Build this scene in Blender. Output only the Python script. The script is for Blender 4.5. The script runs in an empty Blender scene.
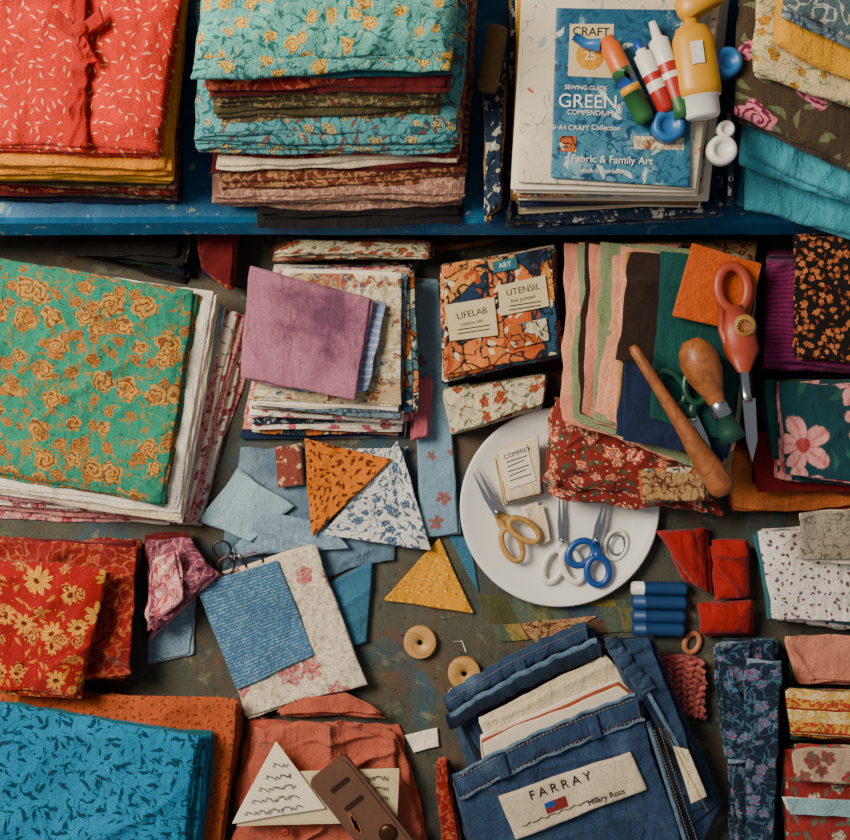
import bpy, math, random
from mathutils import Vector, noise, Matrix
S=0.0014; H=1.5
SC=bpy.context.scene
def W(px,py,z=0.0):
    k=(H-z)/H*S
    return ((px-425)*k,(420-py)*k)
def W3(px,py,z=0.0):
    a=W(px,py,z); return Vector((a[0],a[1],z))
def hexc(h):
    c=[int(h[i:i+2],16)/255 for i in (0,2,4)]
    c=[(x/12.92 if x<=.04045 else ((x+.055)/1.055)**2.4) for x in c]
    return tuple(.96*x**1.17 for x in c)+(1,)

# ---------------------------------------------------------------- materials
class NT:
    def __init__(s,nt): s.nt=nt; s.L=nt.links
    def node(s,t,**k):
        n=s.nt.nodes.new(t)
        for a,b in k.items(): setattr(n,a,b)
        return n
    def put(s,sock,v):
        if isinstance(v,bpy.types.NodeSocket): s.L.new(v,sock)
        else: sock.default_value=v
    def m(s,op,a,b=0.0,c=0.0,clamp=False):
        n=s.node('ShaderNodeMath',operation=op,use_clamp=clamp)
        s.put(n.inputs[0],a); s.put(n.inputs[1],b)
        if len(n.inputs)>2: s.put(n.inputs[2],c)
        return n.outputs[0]
    def v(s,op,a,b=(0,0,0)):
        n=s.node('ShaderNodeVectorMath',operation=op)
        s.put(n.inputs[0],a); s.put(n.inputs[1],b)
        return n.outputs['Value'] if op in('LENGTH','DOT_PRODUCT') else n.outputs[0]
    def scale(s,a,f):
        n=s.node('ShaderNodeVectorMath',operation='SCALE'); s.put(n.inputs[0],a); s.put(n.inputs['Scale'],f); return n.outputs[0]
    def mix(s,f,a,b):
        n=s.node('ShaderNodeMix',data_type='RGBA')
        s.put(n.inputs[0],f); s.put(n.inputs[6],a); s.put(n.inputs[7],b)
        return n.outputs[2]
    def mul(s,a,b,f=1.0):
        n=s.node('ShaderNodeMix',data_type='RGBA',blend_type='MULTIPLY')
        s.put(n.inputs[0],f); s.put(n.inputs[6],a); s.put(n.inputs[7],b)
        return n.outputs[2]
    def noise(s,vec,scale,det=2.0,rough=.5,dist=0.0):
        n=s.node('ShaderNodeTexNoise'); s.put(n.inputs['Vector'],vec)
        n.inputs['Scale'].default_value=scale; n.inputs['Detail'].default_value=det
        n.inputs['Roughness'].default_value=rough; n.inputs['Distortion'].default_value=dist
        return n
    def vor(s,vec,rand=.8):
        n=s.node('ShaderNodeTexVoronoi',voronoi_dimensions='2D',feature='F1'); s.put(n.inputs['Vector'],vec)
        n.inputs['Scale'].default_value=1; n.inputs['Randomness'].default_value=rand
        return n
MATS={}
def fabric(name,base,layers=(),rough=.92,wr=.7,var=.34,metal=0,spec=.18,grit=.7,cloth=True):
    if name in MATS: return MATS[name]
    mt=bpy.data.materials.new(name); mt.use_nodes=True
    nt=mt.node_tree; T=NT(nt); P=nt.nodes['Principled BSDF']
    P.inputs['Roughness'].default_value=rough; P.inputs['Metallic'].default_value=metal
    P.inputs['Specular IOR Level'].default_value=spec
    uv=T.node('ShaderNodeUVMap').outputs[0]
    geo=T.node('ShaderNodeNewGeometry').outputs['Position']
    seed=(sum(ord(c)*(i+3) for i,c in enumerate(name))%97)*1.37
    uv0=T.v('ADD',uv,(seed,seed*.7,0))
    dn=T.noise(uv0,42,2).outputs['Color']
    dn2=T.noise(uv0,190,2).outputs['Color']
    duv=T.v('ADD',uv0,T.scale(T.v('SUBTRACT',dn,(.5,.5,.5)),.009))
    duv=T.v('ADD',duv,T.scale(T.v('SUBTRACT',dn2,(.5,.5,.5)),.0035))
    col=hexc(base)
    for li,L in enumerate(layers):
        k=L[0]; off=(li*3.17,li*1.91,0)
        vv=T.v('ADD',duv,off)
        if k in('flower','leaf','dots','rose'):
            sc=L[1]; size=L[2]
            rnd=.25 if k=='dots' else .85
            vs=T.scale(vv,sc)
            vo=T.vor(vs,rnd)
            loc=T.v('SUBTRACT',vs,vo.outputs['Position'])
            sx=T.node('ShaderNodeSeparateXYZ'); T.put(sx.inputs[0],loc)
            rc=T.node('ShaderNodeSeparateColor'); T.put(rc.inputs[0],vo.outputs['Color'])
            r=T.v('LENGTH',loc)
            ang=T.m('ADD',T.m('ARCTAN2',sx.outputs[1],sx.outputs[0]),T.m('MULTIPLY',rc.outputs[0],6.283))
            if k in('flower','rose'):
                pet=L[3]; c1=L[4]; c2=L[5]; dens=L[6] if len(L)>6 else 1
                amt=.5 if k=='flower' else .3
                R=T.m('MULTIPLY',T.m('MULTIPLY_ADD',T.m('ABSOLUTE',T.m('COSINE',T.m('MULTIPLY',ang,pet/2))),amt,1-amt),size)
                R=T.m('MULTIPLY',R,T.m('MULTIPLY_ADD',rc.outputs[1],.55,.6))
                mask=T.m('MULTIPLY',T.m('SUBTRACT',R,r),22,clamp=True)
                keep=T.m('LESS_THAN',rc.outputs[2],dens)
                mask=T.m('MULTIPLY',mask,keep)
                if k=='flower':
                    pl=T.m('MULTIPLY',T.m('SUBTRACT',T.m('COSINE',T.m('MULTIPLY',ang,pet*2.0)),.4),1.6,clamp=True)
                    c=T.mix(T.m('MULTIPLY',pl,.6),hexc(c1),hexc(c2))
                    rad=T.m('MULTIPLY',T.m('SUBTRACT',size*.26,r),30,clamp=True)
                    c=T.mix(rad,c,hexc(c2))
                else:
                    nn=T.noise(vs,3.2,2).outputs['Fac']
                    sw=T.m('SINE',T.m('ADD',T.m('ADD',T.m('MULTIPLY',r,34.0),T.m('MULTIPLY',ang,2.0)),T.m('MULTIPLY',nn,18.0)))
                    pl=T.m('MULTIPLY',T.m('SUBTRACT',sw,.15),2.2,clamp=True)
                    c=T.mix(pl,hexc(c1),hexc(c2))
                col=T.mix(mask,col,c)
            elif k=='leaf':
                asp=L[3]; c1=L[4]; dens=L[5] if len(L)>5 else 1
                a=T.m('MULTIPLY',rc.outputs[0],6.283)
                ca=T.m('COSINE',a); sa=T.m('SINE',a)
                lx=T.m('ADD',T.m('MULTIPLY',sx.outputs[0],ca),T.m('MULTIPLY',sx.outputs[1],sa))
                ly=T.m('SUBTRACT',T.m('MULTIPLY',sx.outputs[1],ca),T.m('MULTIPLY',sx.outputs[0],sa))
                ly=T.m('ADD',ly,T.m('MULTIPLY',T.m('MULTIPLY',lx,lx),.6))
                e=T.m('ADD',T.m('POWER',T.m('ABSOLUTE',T.m('DIVIDE',lx,size)),1.6),T.m('ABSOLUTE',T.m('DIVIDE',ly,size*asp)))
                mask=T.m('MULTIPLY',T.m('SUBTRACT',1,e),4,clamp=True)
                mask=T.m('MULTIPLY',mask,T.m('LESS_THAN',rc.outputs[2],dens))
                col=T.mix(T.m('MULTIPLY',mask,.92),col,hexc(c1))
            else:
                mask=T.m('MULTIPLY',T.m('SUBTRACT',size,r),14,clamp=True)
                col=T.mix(mask,col,hexc(L[3]))
        elif k=='blotch':
            n=T.noise(vv,L[1],3,.6,.5).outputs['Fac']
            col=T.mix(T.m('MULTIPLY',T.m('SUBTRACT',n,L[2]),L[4] if len(L)>4 else 30,clamp=True),col,hexc(L[3]))
        elif k=='spot':
            d=T.v('LENGTH',T.v('MULTIPLY',T.v('SUBTRACT',geo,(L[1],L[2],0)),(1,1,0)))
            n=T.noise(vv,22,4,.7).outputs['Fac']
            d=T.m('ADD',d,T.m('MULTIPLY_ADD',n,.15,-.075))
            col=T.mix(T.m('MULTIPLY',T.m('MULTIPLY',T.m('SUBTRACT',L[3],d),20,clamp=True),.9),col,hexc(L[4]))
        elif k=='scrib':
            n=T.noise(vv,L[1],1,.4,.6).outputs['Fac']
            d=T.m('ABSOLUTE',T.m('SUBTRACT',n,.5))
            col=T.mix(T.m('MULTIPLY',T.m('SUBTRACT',L[2],d),1.5/L[2],clamp=True),col,hexc(L[3]))
        elif k=='stripe':
            sx=T.node('ShaderNodeSeparateXYZ'); T.put(sx.inputs[0],T.v('ADD',uv0,off))
            f=T.m('FRACT',T.m('MULTIPLY',sx.outputs[L[1]],L[2]))
            col=T.mix(T.m('LESS_THAN',f,L[3]),col,hexc(L[4]))
        elif k in('check','comic'):
            vs=T.scale(T.v('ADD',uv0 if k=='check' else vv,off),L[1])
            if k=='check':
                fl=T.v('FLOOR',vs)
                w=T.node('ShaderNodeTexWhiteNoise',noise_dimensions='2D'); T.put(w.inputs['Vector'],fl); src=w.outputs['Value']
            else:
                vo=T.vor(vs,1.0); w=T.node('ShaderNodeSeparateColor'); T.put(w.inputs[0],vo.outputs['Color']); src=w.outputs[0]
            cr=T.node('ShaderNodeValToRGB'); cr.color_ramp.interpolation='CONSTANT'
            cs=L[2]
            while len(cr.color_ramp.elements)<len(cs): cr.color_ramp.elements.new(.5)
            for i,cc in enumerate(cs):
                cr.color_ramp.elements[i].position=i/len(cs); cr.color_ramp.elements[i].color=hexc(cc)
            T.put(cr.inputs[0],src)
            col=cr.outputs[0]
            if k=='comic':
                ve=T.node('ShaderNodeTexVoronoi',voronoi_dimensions='2D',feature='DISTANCE_TO_EDGE'); T.put(ve.inputs['Vector'],vs); ve.inputs['Scale'].default_value=1
                col=T.mix(T.m('MULTIPLY',T.m('SUBTRACT',.04,ve.outputs['Distance']),30,clamp=True),col,hexc(L[3]))
    n=T.noise(T.v('ADD',geo,(seed,0,0)),16,4,.65).outputs['Fac']
    g=T.noise(geo,480,1).outputs['Fac']
    if var>0:
        f=T.m('MULTIPLY_ADD',n,var*2,1-var)
        f=T.m('MULTIPLY',f,T.m('MULTIPLY_ADD',g,.6*grit*2,1-.3*grit*2))
        cmb=T.node('ShaderNodeCombineColor')
        for i in range(3): T.put(cmb.inputs[i],f)
        col=T.mul(col,cmb.outputs[0])
    T.put(P.inputs['Base Color'],col)
    mp=T.node('ShaderNodeMapping'); T.put(mp.inputs['Vector'],T.v('ADD',geo,(0,seed,0)))
    mp.inputs['Rotation'].default_value=(0,0,seed); mp.inputs['Scale'].default_value=(1,.35,1)
    n1=T.noise(mp.outputs[0],26,3,.5,.5).outputs['Fac']
    n2=T.noise(geo,480,2).outputs['Fac']
    n3=T.noise(T.v('ADD',geo,(seed,seed,0)),95,2,.5).outputs['Fac']
    h=T.m('ADD',T.m('ADD',T.m('MULTIPLY',n1,.016*wr),T.m('MULTIPLY',n3,.0018*wr)),T.m('MULTIPLY',n2,.0011*grit*2))
    b=T.node('ShaderNodeBump'); b.inputs['Strength'].default_value=.9; b.inputs['Distance'].default_value=1.0
    T.put(b.inputs['Height'],h); T.put(P.inputs['Normal'],b.outputs[0])
    if rough>.7 and metal==0:
        P.inputs['Sheen Weight'].default_value=.10
    MATS[name]=mt
    return mt
def plain(name,c,rough=.5,metal=0,wr=0,var=.05,spec=.5):
    return fabric(name,c,(),rough,wr,var,metal,spec,grit=0.06)

F=fabric
red_leaf=F('red_leaf','c2301c',[('leaf',78,.36,.3,'dca084')])
red_pl=F('red_plain','aa2418')
orangey=F('marigold','d48a22',[('leaf',60,.2,.4,'b8641a')])
mustard=F('mustard','b0863a'); olive=F('olive','544e30'); dkred=F('dark_red','641719'); navy=F('navy','172038')
tealfl=F('teal_floral','66aaa0',[('scrib',56,.03,'2f7476'),('leaf',66,.42,.3,'2c625e',.8),('leaf',76,.4,.3,'acb68c',.4),('rose',44,.42,5,'d4b450','9c6c30',.65)])
tealfl2=F('teal_floral_b','5a989a',[('scrib',58,.05,'2c6068'),('leaf',60,.42,.4,'7a4a3c',.7),('rose',50,.42,5,'c0a464','2f5a60',.6)])
darkpr=F('dark_red_print','7a1e20',[('scrib',60,.05,'b05c3a'),('rose',56,.4,5,'b88c54','401010',.6)])
olpr=F('olive_print','565036',[('scrib',75,.06,'948054'),('leaf',70,.38,.4,'783a28',.5)])
cream=F('cream','dacaaa'); white=F('white_linen','eae0ce'); 
brownpr=F('brown_print','6e3828',[('scrib',80,.07,'a88054')])
pinkbr=F('pink_brown','967060',[('scrib',90,.06,'bc9880')])
dark=F('charcoal','221e1e')
navypr=F('navy_print','24384e',[('blotch',75,.55,'b0ac9c'),('scrib',60,.03,'10203a')])
kraft=F('kraft','7c5e38')
greypr=F('grey_print','566a70',[('scrib',65,.06,'b0b0a0')])
yellow=F('sun_yellow','d49c26')
creamye=F('cream_yellow','ccba8c',[('rose',46,.4,5,'cc942c','8a6a2a',.6),('scrib',60,.03,'7a8a6a')])
brownfl=F('brown_floral','524434',[('leaf',34,.45,.35,'727a58',.8),('rose',20,.48,5,'d08490','80284a',.6)])
turq=F('turquoise','489eac',wr=1)
greenfl=F('green_floral','2e8870',[('scrib',38,.02,'947438'),('leaf',50,.42,.3,'98783a',.8),('rose',27,.5,5,'bc8e42','7c4c26',.7),('rose',44,.42,4,'b07836','7c4c26',.5),('leaf',80,.3,.3,'1c6454',.6)])
paleblue=F('pale_blue','94b0b8'); pinkpr=F('pink_print','d89c98',[('scrib',60,.05,'b04a58'),('rose',56,.4,5,'e6d4c4','c05c66',.6)])
pink=F('pink','d4988e',[('scrib',60,.03,'b86066')])
whitepr=F('white_pink_print','e2d8c4',[('rose',54,.4,5,'c8707a','8a3a46',.6),('leaf',60,.3,.4,'6a8a70',.5)])
redfl=F('red_floral','9c1a18',[('leaf',56,.42,.35,'bc7c2a',.8),('flower',28,.5,9,'d09a3c','6c2415',.7),('rose',40,.42,5,'c4803a','5c1c12',.5),('dots',76,.09,'c89860')])
redpr=F('red_print','88221c',[('scrib',64,.05,'a85436'),('leaf',72,.36,.4,'b06c3c',.6)])
plum=F('plum_print','84485a',[('scrib',64,.05,'b88088')])
rust=F('rust_print','b05a30',[('leaf',88,.34,.5,'783a1c'),('dots',76,.1,'c88c4c')])
bluesp=F('blue_sprig','1c80a4',[('leaf',46,.46,.28,'0c384a',.9),('leaf',60,.42,.24,'0c4050',.8),('dots',44,.12,'0c3a4c'),('scrib',44,.012,'0c4458')])
teal=F('teal','166068'); blue=F('bright_blue','266e94')
pcx,pcy=W(318,318,.12)
purple=F('purple_dyed','a47082',[('spot',pcx,pcy,.070,'64405a')],var=.25)
bluegrey=F('bluegrey_print','748890',[('scrib',70,.06,'445464')])
tanpr=F('tan_print','ae8e60',[('scrib',70,.06,'683e2c'),('rose',60,.35,5,'84362e','c8a880',.5)])
creamfl=F('cream_floral','d0c4a2',[('leaf',64,.42,.35,'5f7c66',.8),('rose',54,.42,5,'b86238','7a2f2a',.6),('scrib',60,.02,'7c6a50')])
magpr=F('magazine_print','cbbf9f',[('check',22,['d2c6a8','c8b48c','b8a074','d4c8ac','788e94','b06c50','d2c6a8']),('blotch',44,.56,'90583a'),('blotch',50,.6,'406078'),('scrib',80,.06,'ac9e80')])
comic=F('comic_print','cbbf9f',[('comic',36,['c8b890','b4642e','2f5068','c88044','d0c4a2','5c8084','a8442c'],'201c20'),('scrib',50,.035,'262830'),('leaf',56,.36,.5,'d0c4a2',.5),('leaf',70,.3,.5,'2a4a60',.4)])
oranblue=F('orange_blue_print','b4642e',[('comic',22,['c8743c','2f546e','cc7c40','c0602c','3c6c78','d09048','28405a'],'201c20'),('blotch',30,.62,'ccba90'),('blotch',44,.60,'ac542c'),('scrib',44,.045,'1e2a34'),('leaf',56,.42,.5,'d4c8a6',.4)])
skyfl=F('sky_motif','7c9aac',[('flower',26,.3,5,'985c5c','5a7a6c',.4)])
salmon=F('salmon','cc8a72'); palegreen=F('sage','86926e'); peach=F('peach','d89c7c'); dkbrown=F('dark_brown','35261f')
dteal=F('deep_teal','16524e'); ochre=F('ochre','b0823c'); indigo=F('indigo','20304e'); 
redgreen=F('red_green_floral','863026',[('leaf',58,.44,.45,'3f5e47',.9),('rose',42,.5,5,'b84e34','dcb494',.75),('dots',86,.14,'d4c09c')])
orangef=F('orange_felt','c05c20',wr=.25); 
magenta=F('magenta','8a2864',[('stripe',1,160,.25,'601648')])
blackfl=F('black_floral','1c1512',[('rose',92,.44,5,'b0562e','c89058',.85),('leaf',84,.35,.4,'9c482c',.8)])
tealpk=F('teal_pink_floral','184a52',[('leaf',24,.45,.22,'2d6458',.8),('flower',13,.56,5,'d89c96','b04c4c',.95)])
crimson=F('crimson','801c22'); orangecl=F('orange_cloth','c47440')
polka=F('polka_white','e6ded2',[('leaf',78,.28,.7,'702a44',.95),('dots',60,.13,'4c5a7c')])
tealtrim=F('teal_trim','3a7078')
navyfl=F('navy_floral','1d3045',[('leaf',62,.44,.3,'3e7478',.8),('rose',48,.40,5,'5886a4','983840',.6),('scrib',60,.03,'486880')])
darkgreen=F('dark_green','2c4834')
stripe=F('striped_band','d8c096',[('stripe',1,30,.42,'b44c32'),('scrib',90,.1,'cca446'),('stripe',1,30,.08,'942a28')])
redbl=F('red_floral_b','a23a36',[('rose',38,.45,5,'d4bca0','608474',.7),('leaf',50,.4,.4,'5e7c64',.8)])
rosepr=F('rosepr','c0a68e',[('rose',36,.42,5,'a83e46','5c7c60',.8)])
terra=F('terracotta_linen','b2624c',wr=1); coral=F('coral','b85c46')
bluetex=F('blue_chambray','4f7894',[('scrib',150,.07,'7c9cac'),('stripe',1,230,.35,'406686')])
creambd=F('cream_border','d8ccb4',[('rose',26,.46,6,'c47c74','a45862',.45),('scrib',90,.06,'b4ac96')])
medblue=F('medium_blue','40728a',wr=.9); denim_pale=F('pale_denim','7c93a4',[('scrib',130,.06,'8ea6b4')],wr=.9); denim_tab=F('grey_denim','627a8a',[('blotch',14,.5,'8094a0',5)],wr=1)
oranblk=F('orange_black_print','c8741e',[('leaf',74,.4,.5,'4a2210',.9),('leaf',99,.3,.6,'703814',.6)])
bluetoile=F('blue_toile','d4d4ca',[('leaf',58,.44,.3,'3c5674',.9),('scrib',70,.04,'4c6480'),('rose',46,.36,5,'6c849c','2c4660',.6)])
yeldot=F('yellow_dotted','d49820',[('dots',95,.16,'e8ce8c'),('leaf',60,.2,.5,'a86e10')])
pinktex=F('pink_knit','b4645e',[('stripe',1,160,.4,'984e4a')],wr=1)
patch=F('patchwork','8a7a4a',[('check',42,['84743e','5a6656','684a3a','4a5a66','70704e','585838','98864a']),('blotch',26,.55,'4c5048',8)],var=.4)
denim=F('denim','2c435d',[('blotch',26,.52,'405a72',4),('stripe',0,420,.4,'3a5272'),('blotch',9,.56,'607a90',4)],var=.5,wr=1.2,grit=.9)
denimd=F('denim_dark','1c2b3c',[('blotch',40,.5,'2a4050',4)],wr=1)
denimw=F('denim_worn','647e94',[('blotch',60,.5,'3a546e',5)],wr=.6,grit=.9)
stitch=F('stitch_thread','b48e56',wr=0)
paper=F('paper','dfd5c0',wr=.1,var=.1,grit=.1); paper2=F('paper_aged','ccbc96',wr=.1,var=.12,grit=.1); 
paperpat=F('paper_sketch','d6cbb0',[('scrib',40,.012,'8c9496'),('blotch',30,.66,'b85a48'),('leaf',30,.3,.4,'9cb0ac',.3)],wr=.1,grit=.1)
magblue=F('magazine_cover','3a708a',[('comic',7,['3e7690','4c8298','366884','5490a4'],'44788e'),('blotch',30,.56,'8cacb0',8),('blotch',60,.6,'284e68',12),('leaf',34,.4,.3,'c0ccc0',.3),('leaf',44,.35,.4,'24506c',.4),('scrib',70,.03,'2c5470')],wr=.1,rough=.45,grit=.1)
ink=F('ink','26262c',wr=0,var=0); inkw=F('ink_white','e6e2d4',wr=0,var=0)
ceramic=plain('ceramic','e4e2da',.25)
steel=plain('steel','b8babd',.28,1); bluepl=plain('blue_plastic','1c5294',.35); whitepl=plain('white_plastic','dedcd2',.35)
yelpl=plain('yellow_plastic','d09a22',.4); grpl=plain('green_plastic','336c3c',.4); redplas=plain('red_plastic','b03028',.4); orpl=plain('orange_plastic','cc6c24',.4)
ltbl=plain('blue_cap','2e70a8',.4)
brickred=plain('tool_red','a64a32',.45); greenpl=plain('dark_green_enamel','205040',.35)
def wood(name,a,b):
    return F(name,a,[('scrib',40,.08,b),('blotch',70,.5,b,4)],rough=.4,wr=.05,var=.25,spec=.4,grit=.15)
woodm=wood('wood_mid','a0663a','8a5630'); woodl=wood('wood_light','c49a60','b0844c'); tanw=wood('wood_tan','b89054','a47e42')
leather=plain('brown_leather','684836',.5,wr=.2,var=.25)
chalkblue=plain('blue_wrap','1a4c7c',.5,wr=.1,var=.1)
shelfm=F('painted_blue_wood','1e628a',[('blotch',18,.58,'3a7a9a',8),('blotch',60,.64,'8a9a90',30),('blotch',9,.6,'124462',8),('scrib',120,.03,'2c7090')],rough=.5,wr=.15,grit=.3,var=.35)
tablem=F('worn_painted_table','5a5a4e',[('blotch',5,.5,'485048',6),('blotch',9,.52,'685846',8),('blotch',7,.55,'40606c',7),('blotch',16,.58,'6c5440',7),('blotch',30,.6,'7c7c66',8),('blotch',80,.6,'3c3e36',8)],rough=.75,wr=.3,grit=.8,var=.4)
floorm=F('floor_boards','5a4634',[('stripe',0,8,.02,'20160e')],wr=.1)
wallm=F('wall_plaster','b8ae9c',wr=.1)

# ---------------------------------------------------------------- mesh builder
NZ=noise.noise
def folds(x,y,sd,rf):
    a=sd*1.9; ca,sa=math.cos(a),math.sin(a)
    s_=x*ca+y*sa; t_=y*ca-x*sa
    wx=NZ(Vector((x*5,y*5,sd)))*.03
    m1=max(0,NZ(Vector((x*6+sd,y*6,sd+2)))+.35)
    r1=max(0,1-abs(NZ(Vector((s_*rf*.28,(t_+wx)*rf,sd+5))))*3.2)**2
    b=a+1.1; cb,sb=math.cos(b),math.sin(b); s2=x*cb+y*sb; t2=y*cb-x*sb
    m2=max(0,NZ(Vector((x*6,y*6+sd,sd+12)))+.25)
    r2=max(0,1-abs(NZ(Vector((s2*rf*.35,(t2-wx)*rf*1.5,sd+25))))*3.0)**2
    return r1*m1*1.5+r2*m2
class MB:
    def __init__(s): s.v=[];s.uv=[];s.f=[];s.m=[];s.sm=[];s.mats=[]
    def mi(s,mat):
        if mat not in s.mats: s.mats.append(mat)
        return s.mats.index(mat)
    def add(s,vs,uvs,fs,mat,smooth=True):
        o=len(s.v); s.v+= [tuple(v) for v in vs]; s.uv+=uvs; i=s.mi(mat)
        for f in fs:
            s.f.append([a+o for a in f]); s.m.append(i); s.sm.append(smooth)
    def slab(s,q,zc,t,mat,n=14,seed=0,zseed=0,amp=.001,fr=10,wob=.0015,ridge=0,rf=16,droop=0,crease=0,minz=None):
        r=t/2
        q=[Vector((a[0],a[1])) for a in q]
        Lu=((q[1]-q[0]).length+(q[2]-q[3]).length)/2; Lv=((q[3]-q[0]).length+(q[2]-q[1]).length)/2
        K=3 if n>=20 else 2
        def par(L):
            rr=min(r,L*.3); k=K
            a=[(rr*(1-math.cos(i*math.pi/2/k))/L,math.sin(i*math.pi/2/k)) for i in range(k)]
            lo=rr/L; mid=[(lo+(1-2*lo)*i/n,1.0) for i in range(n+1)]
            return a+mid+[(1-x,h) for x,h in reversed(a)]
        us=par(Lu); vs_=par(Lv); nu=len(us); nv=len(vs_)
        rnd=random.Random(seed*7+1); ou=rnd.random()*3; ov=rnd.random()*3
        V=[];U=[];top={};bot={}
        cen=(q[0]+q[1]+q[2]+q[3])/4; pinch=min(Lu,Lv)>.03
        for i,(u,hu) in enumerate(us):
            for j,(v,hv) in enumerate(vs_):
                p=(q[0]*(1-u)+q[1]*u)*(1-v)+(q[3]*(1-u)+q[2]*u)*v
                dx=dy=0
                if wob:
                    e=Vector((p.x*9+seed*1.7,p.y*9,seed*.31)); e2=Vector((p.x*9,p.y*9+seed*2.3,seed*.31+31))
                    dx=NZ(e)*wob*1.4+NZ(e*4.1)*wob*.5; dy=NZ(e2)*wob*1.4+NZ(e2*4.3)*wob*.5
                cu=min(u,1-u)*Lu; cv=min(v,1-v)*Lv; cr=.002
                if pinch and cu<cr and cv<cr:
                    a=(cr-cu)/cr; b=(cr-cv)/cr; k=a*b*.4*cr
                    d=(cen-p).normalized(); dx+=d.x*k; dy+=d.y*k
                zz=zc
                if amp: zz+=amp*(NZ(Vector((p.x*fr+zseed,p.y*fr,zseed)))+.4*NZ(Vector((p.x*fr*2.7,p.y*fr*2.7+zseed,1))))
                if ridge: zz+=ridge*(folds(p.x,p.y,zseed,rf)-.2)
                if crease:
                    zz-=crease*(math.exp(-((u-.5)*Lu/.004)**2)+.6*math.exp(-((v-.47)*Lv/.004)**2))
                ed=min(cu,cv)
                if droop: zz-=droop*max(0,1-ed/.03)**2
                if minz is not None and zz<minz+r: zz=minz+r
                h=hu*hv*r
                border=(i in(0,nu-1)) or (j in(0,nv-1))
                top[i,j]=len(V); V.append((p.x+dx,p.y+dy,zz+h)); U.append((u*Lu+ou,v*Lv+ov))
                if border: bot[i,j]=top[i,j]
                else:
                    bot[i,j]=len(V); V.append((p.x+dx,p.y+dy,zz-h)); U.append((u*Lu+ou,v*Lv+ov))
        Fs=[]
        for i in range(nu-1):
            for j in range(nv-1):
                Fs.append((top[i,j],top[i,j+1],top[i+1,j+1],top[i+1,j]))
                Fs.append((bot[i,j],bot[i+1,j],bot[i+1,j+1],bot[i,j+1]))
        s.add(V,U,Fs,mat)
    def prism(s,pts,z0,z1,mat):
        n=len(pts)
        ar=sum(pts[i][0]*pts[(i+1)%n][1]-pts[(i+1)%n][0]*pts[i][1] for i in range(n))
        if ar<0: pts=pts[::-1]
        x0,y0=pts[0][0],pts[0][1]; 
        dx,dy=pts[1][0]-x0,pts[1][1]-y0; l=math.hypot(dx,dy) or 1; dx/=l;dy/=l
        uv=[((p[0]-x0)*dx+(p[1]-y0)*dy,-(p[0]-x0)*dy+(p[1]-y0)*dx) for p in pts]
        V=[(p[0],p[1],z0) for p in pts]+[(p[0],p[1],z1) for p in pts]
        Fs=[tuple(range(n,2*n)),tuple(reversed(range(n)))]+[(i,(i+1)%n,n+(i+1)%n,n+i) for i in range(n)]
        s.add(V,uv+uv,Fs,mat,False)
    def lathe(s,prof,p0,p1,mat,seg=20,flat=1.0,mats=None):
        p0=Vector(p0);p1=Vector(p1); ax=(p1-p0); L=ax.length; ax.normalize()
        ref=Vector((0,0,1)) if abs(ax.z)<.9 else Vector((0,1,0))
        a=ax.cross(ref).normalized(); b=a.cross(ax).normalized()
        V=[];U=[]
        for (f,r) in prof:
            for k in range(seg):
                t=2*math.pi*k/seg
                V.append(p0+ax*(f*L)+a*(math.cos(t)*r)+b*(math.sin(t)*r*flat)); U.append((t*r if r>1e-4 else 0,f*L))
        o=len(s.v); s.v+=[tuple(v) for v in V]; s.uv+=U
        for i in range(len(prof)-1):
            mm=s.mi(mats[i] if mats else mat)
            for k in range(seg):
                s.f.append([o+i*seg+k,o+i*seg+(k+1)%seg,o+(i+1)*seg+(k+1)%seg,o+(i+1)*seg+k]); s.m.append(mm); s.sm.append(True)
        mm0=s.mi(mats[0] if mats else mat); mm1=s.mi(mats[len(prof)-2] if mats else mat)
        s.f.append([o+k for k in reversed(range(seg))]); s.m.append(mm0); s.sm.append(False)
        e=(len(prof)-1)*seg
        s.f.append([o+e+k for k in range(seg)]); s.m.append(mm1); s.sm.append(False)
    def tube(s,pts,r,mat,closed=False,seg=8,flat=1.0,radii=None):
        pts=[Vector(p) for p in pts]; n=len(pts); V=[];U=[]
        for i,p in enumerate(pts):
            a=pts[(i+1)%n] if (closed or i<n-1) else p; b=pts[i-1] if (closed or i>0) else p
            t=(a-b); t=t.normalized() if t.length>0 else Vector((1,0,0))
            sd=t.cross(Vector((0,0,1))); sd=sd.normalized() if sd.length>1e-4 else Vector((1,0,0))
            up=sd.cross(t).normalized(); rr=radii[i] if radii else r
            for k in range(seg):
                g=2*math.pi*k/seg
                V.append(p+sd*math.cos(g)*rr+up*math.sin(g)*rr*flat); U.append((i*.01,k*.003))
        Fs=[]
        for i in range(n if closed else n-1):
            for k in range(seg):
                Fs.append((i*seg+k,i*seg+(k+1)%seg,((i+1)%n)*seg+(k+1)%seg,((i+1)%n)*seg+k))
        if not closed: Fs+= [tuple(range(seg)),tuple((n-1)*seg+k for k in reversed(range(seg)))]
        s.add(V,U,Fs,mat)
    def text(s,txt,px,py,z,size,rot,mat):
        cu=bpy.data.curves.new('t','FONT'); cu.body=txt; cu.size=size; cu.align_x='CENTER'; cu.align_y='CENTER'; cu.extrude=.0002
        o=bpy.data.objects.new('t',cu); SC.collection.objects.link(o)
        dg=bpy.context.evaluated_depsgraph_get(); dg.update()
        me=o.evaluated_get(dg).to_mesh()
        c=W3(px,py,z); M=Matrix.Translation(c)@Matrix.Rotation(math.radians(rot),4,'Z')
        vs=[M@v.co for v in me.vertices]; fs=[tuple(p.vertices) for p in me.polygons]
        s.add(vs,[(0,0)]*len(vs),fs,mat,False)
        bpy.data.objects.remove(o); bpy.data.curves.remove(cu)
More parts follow.
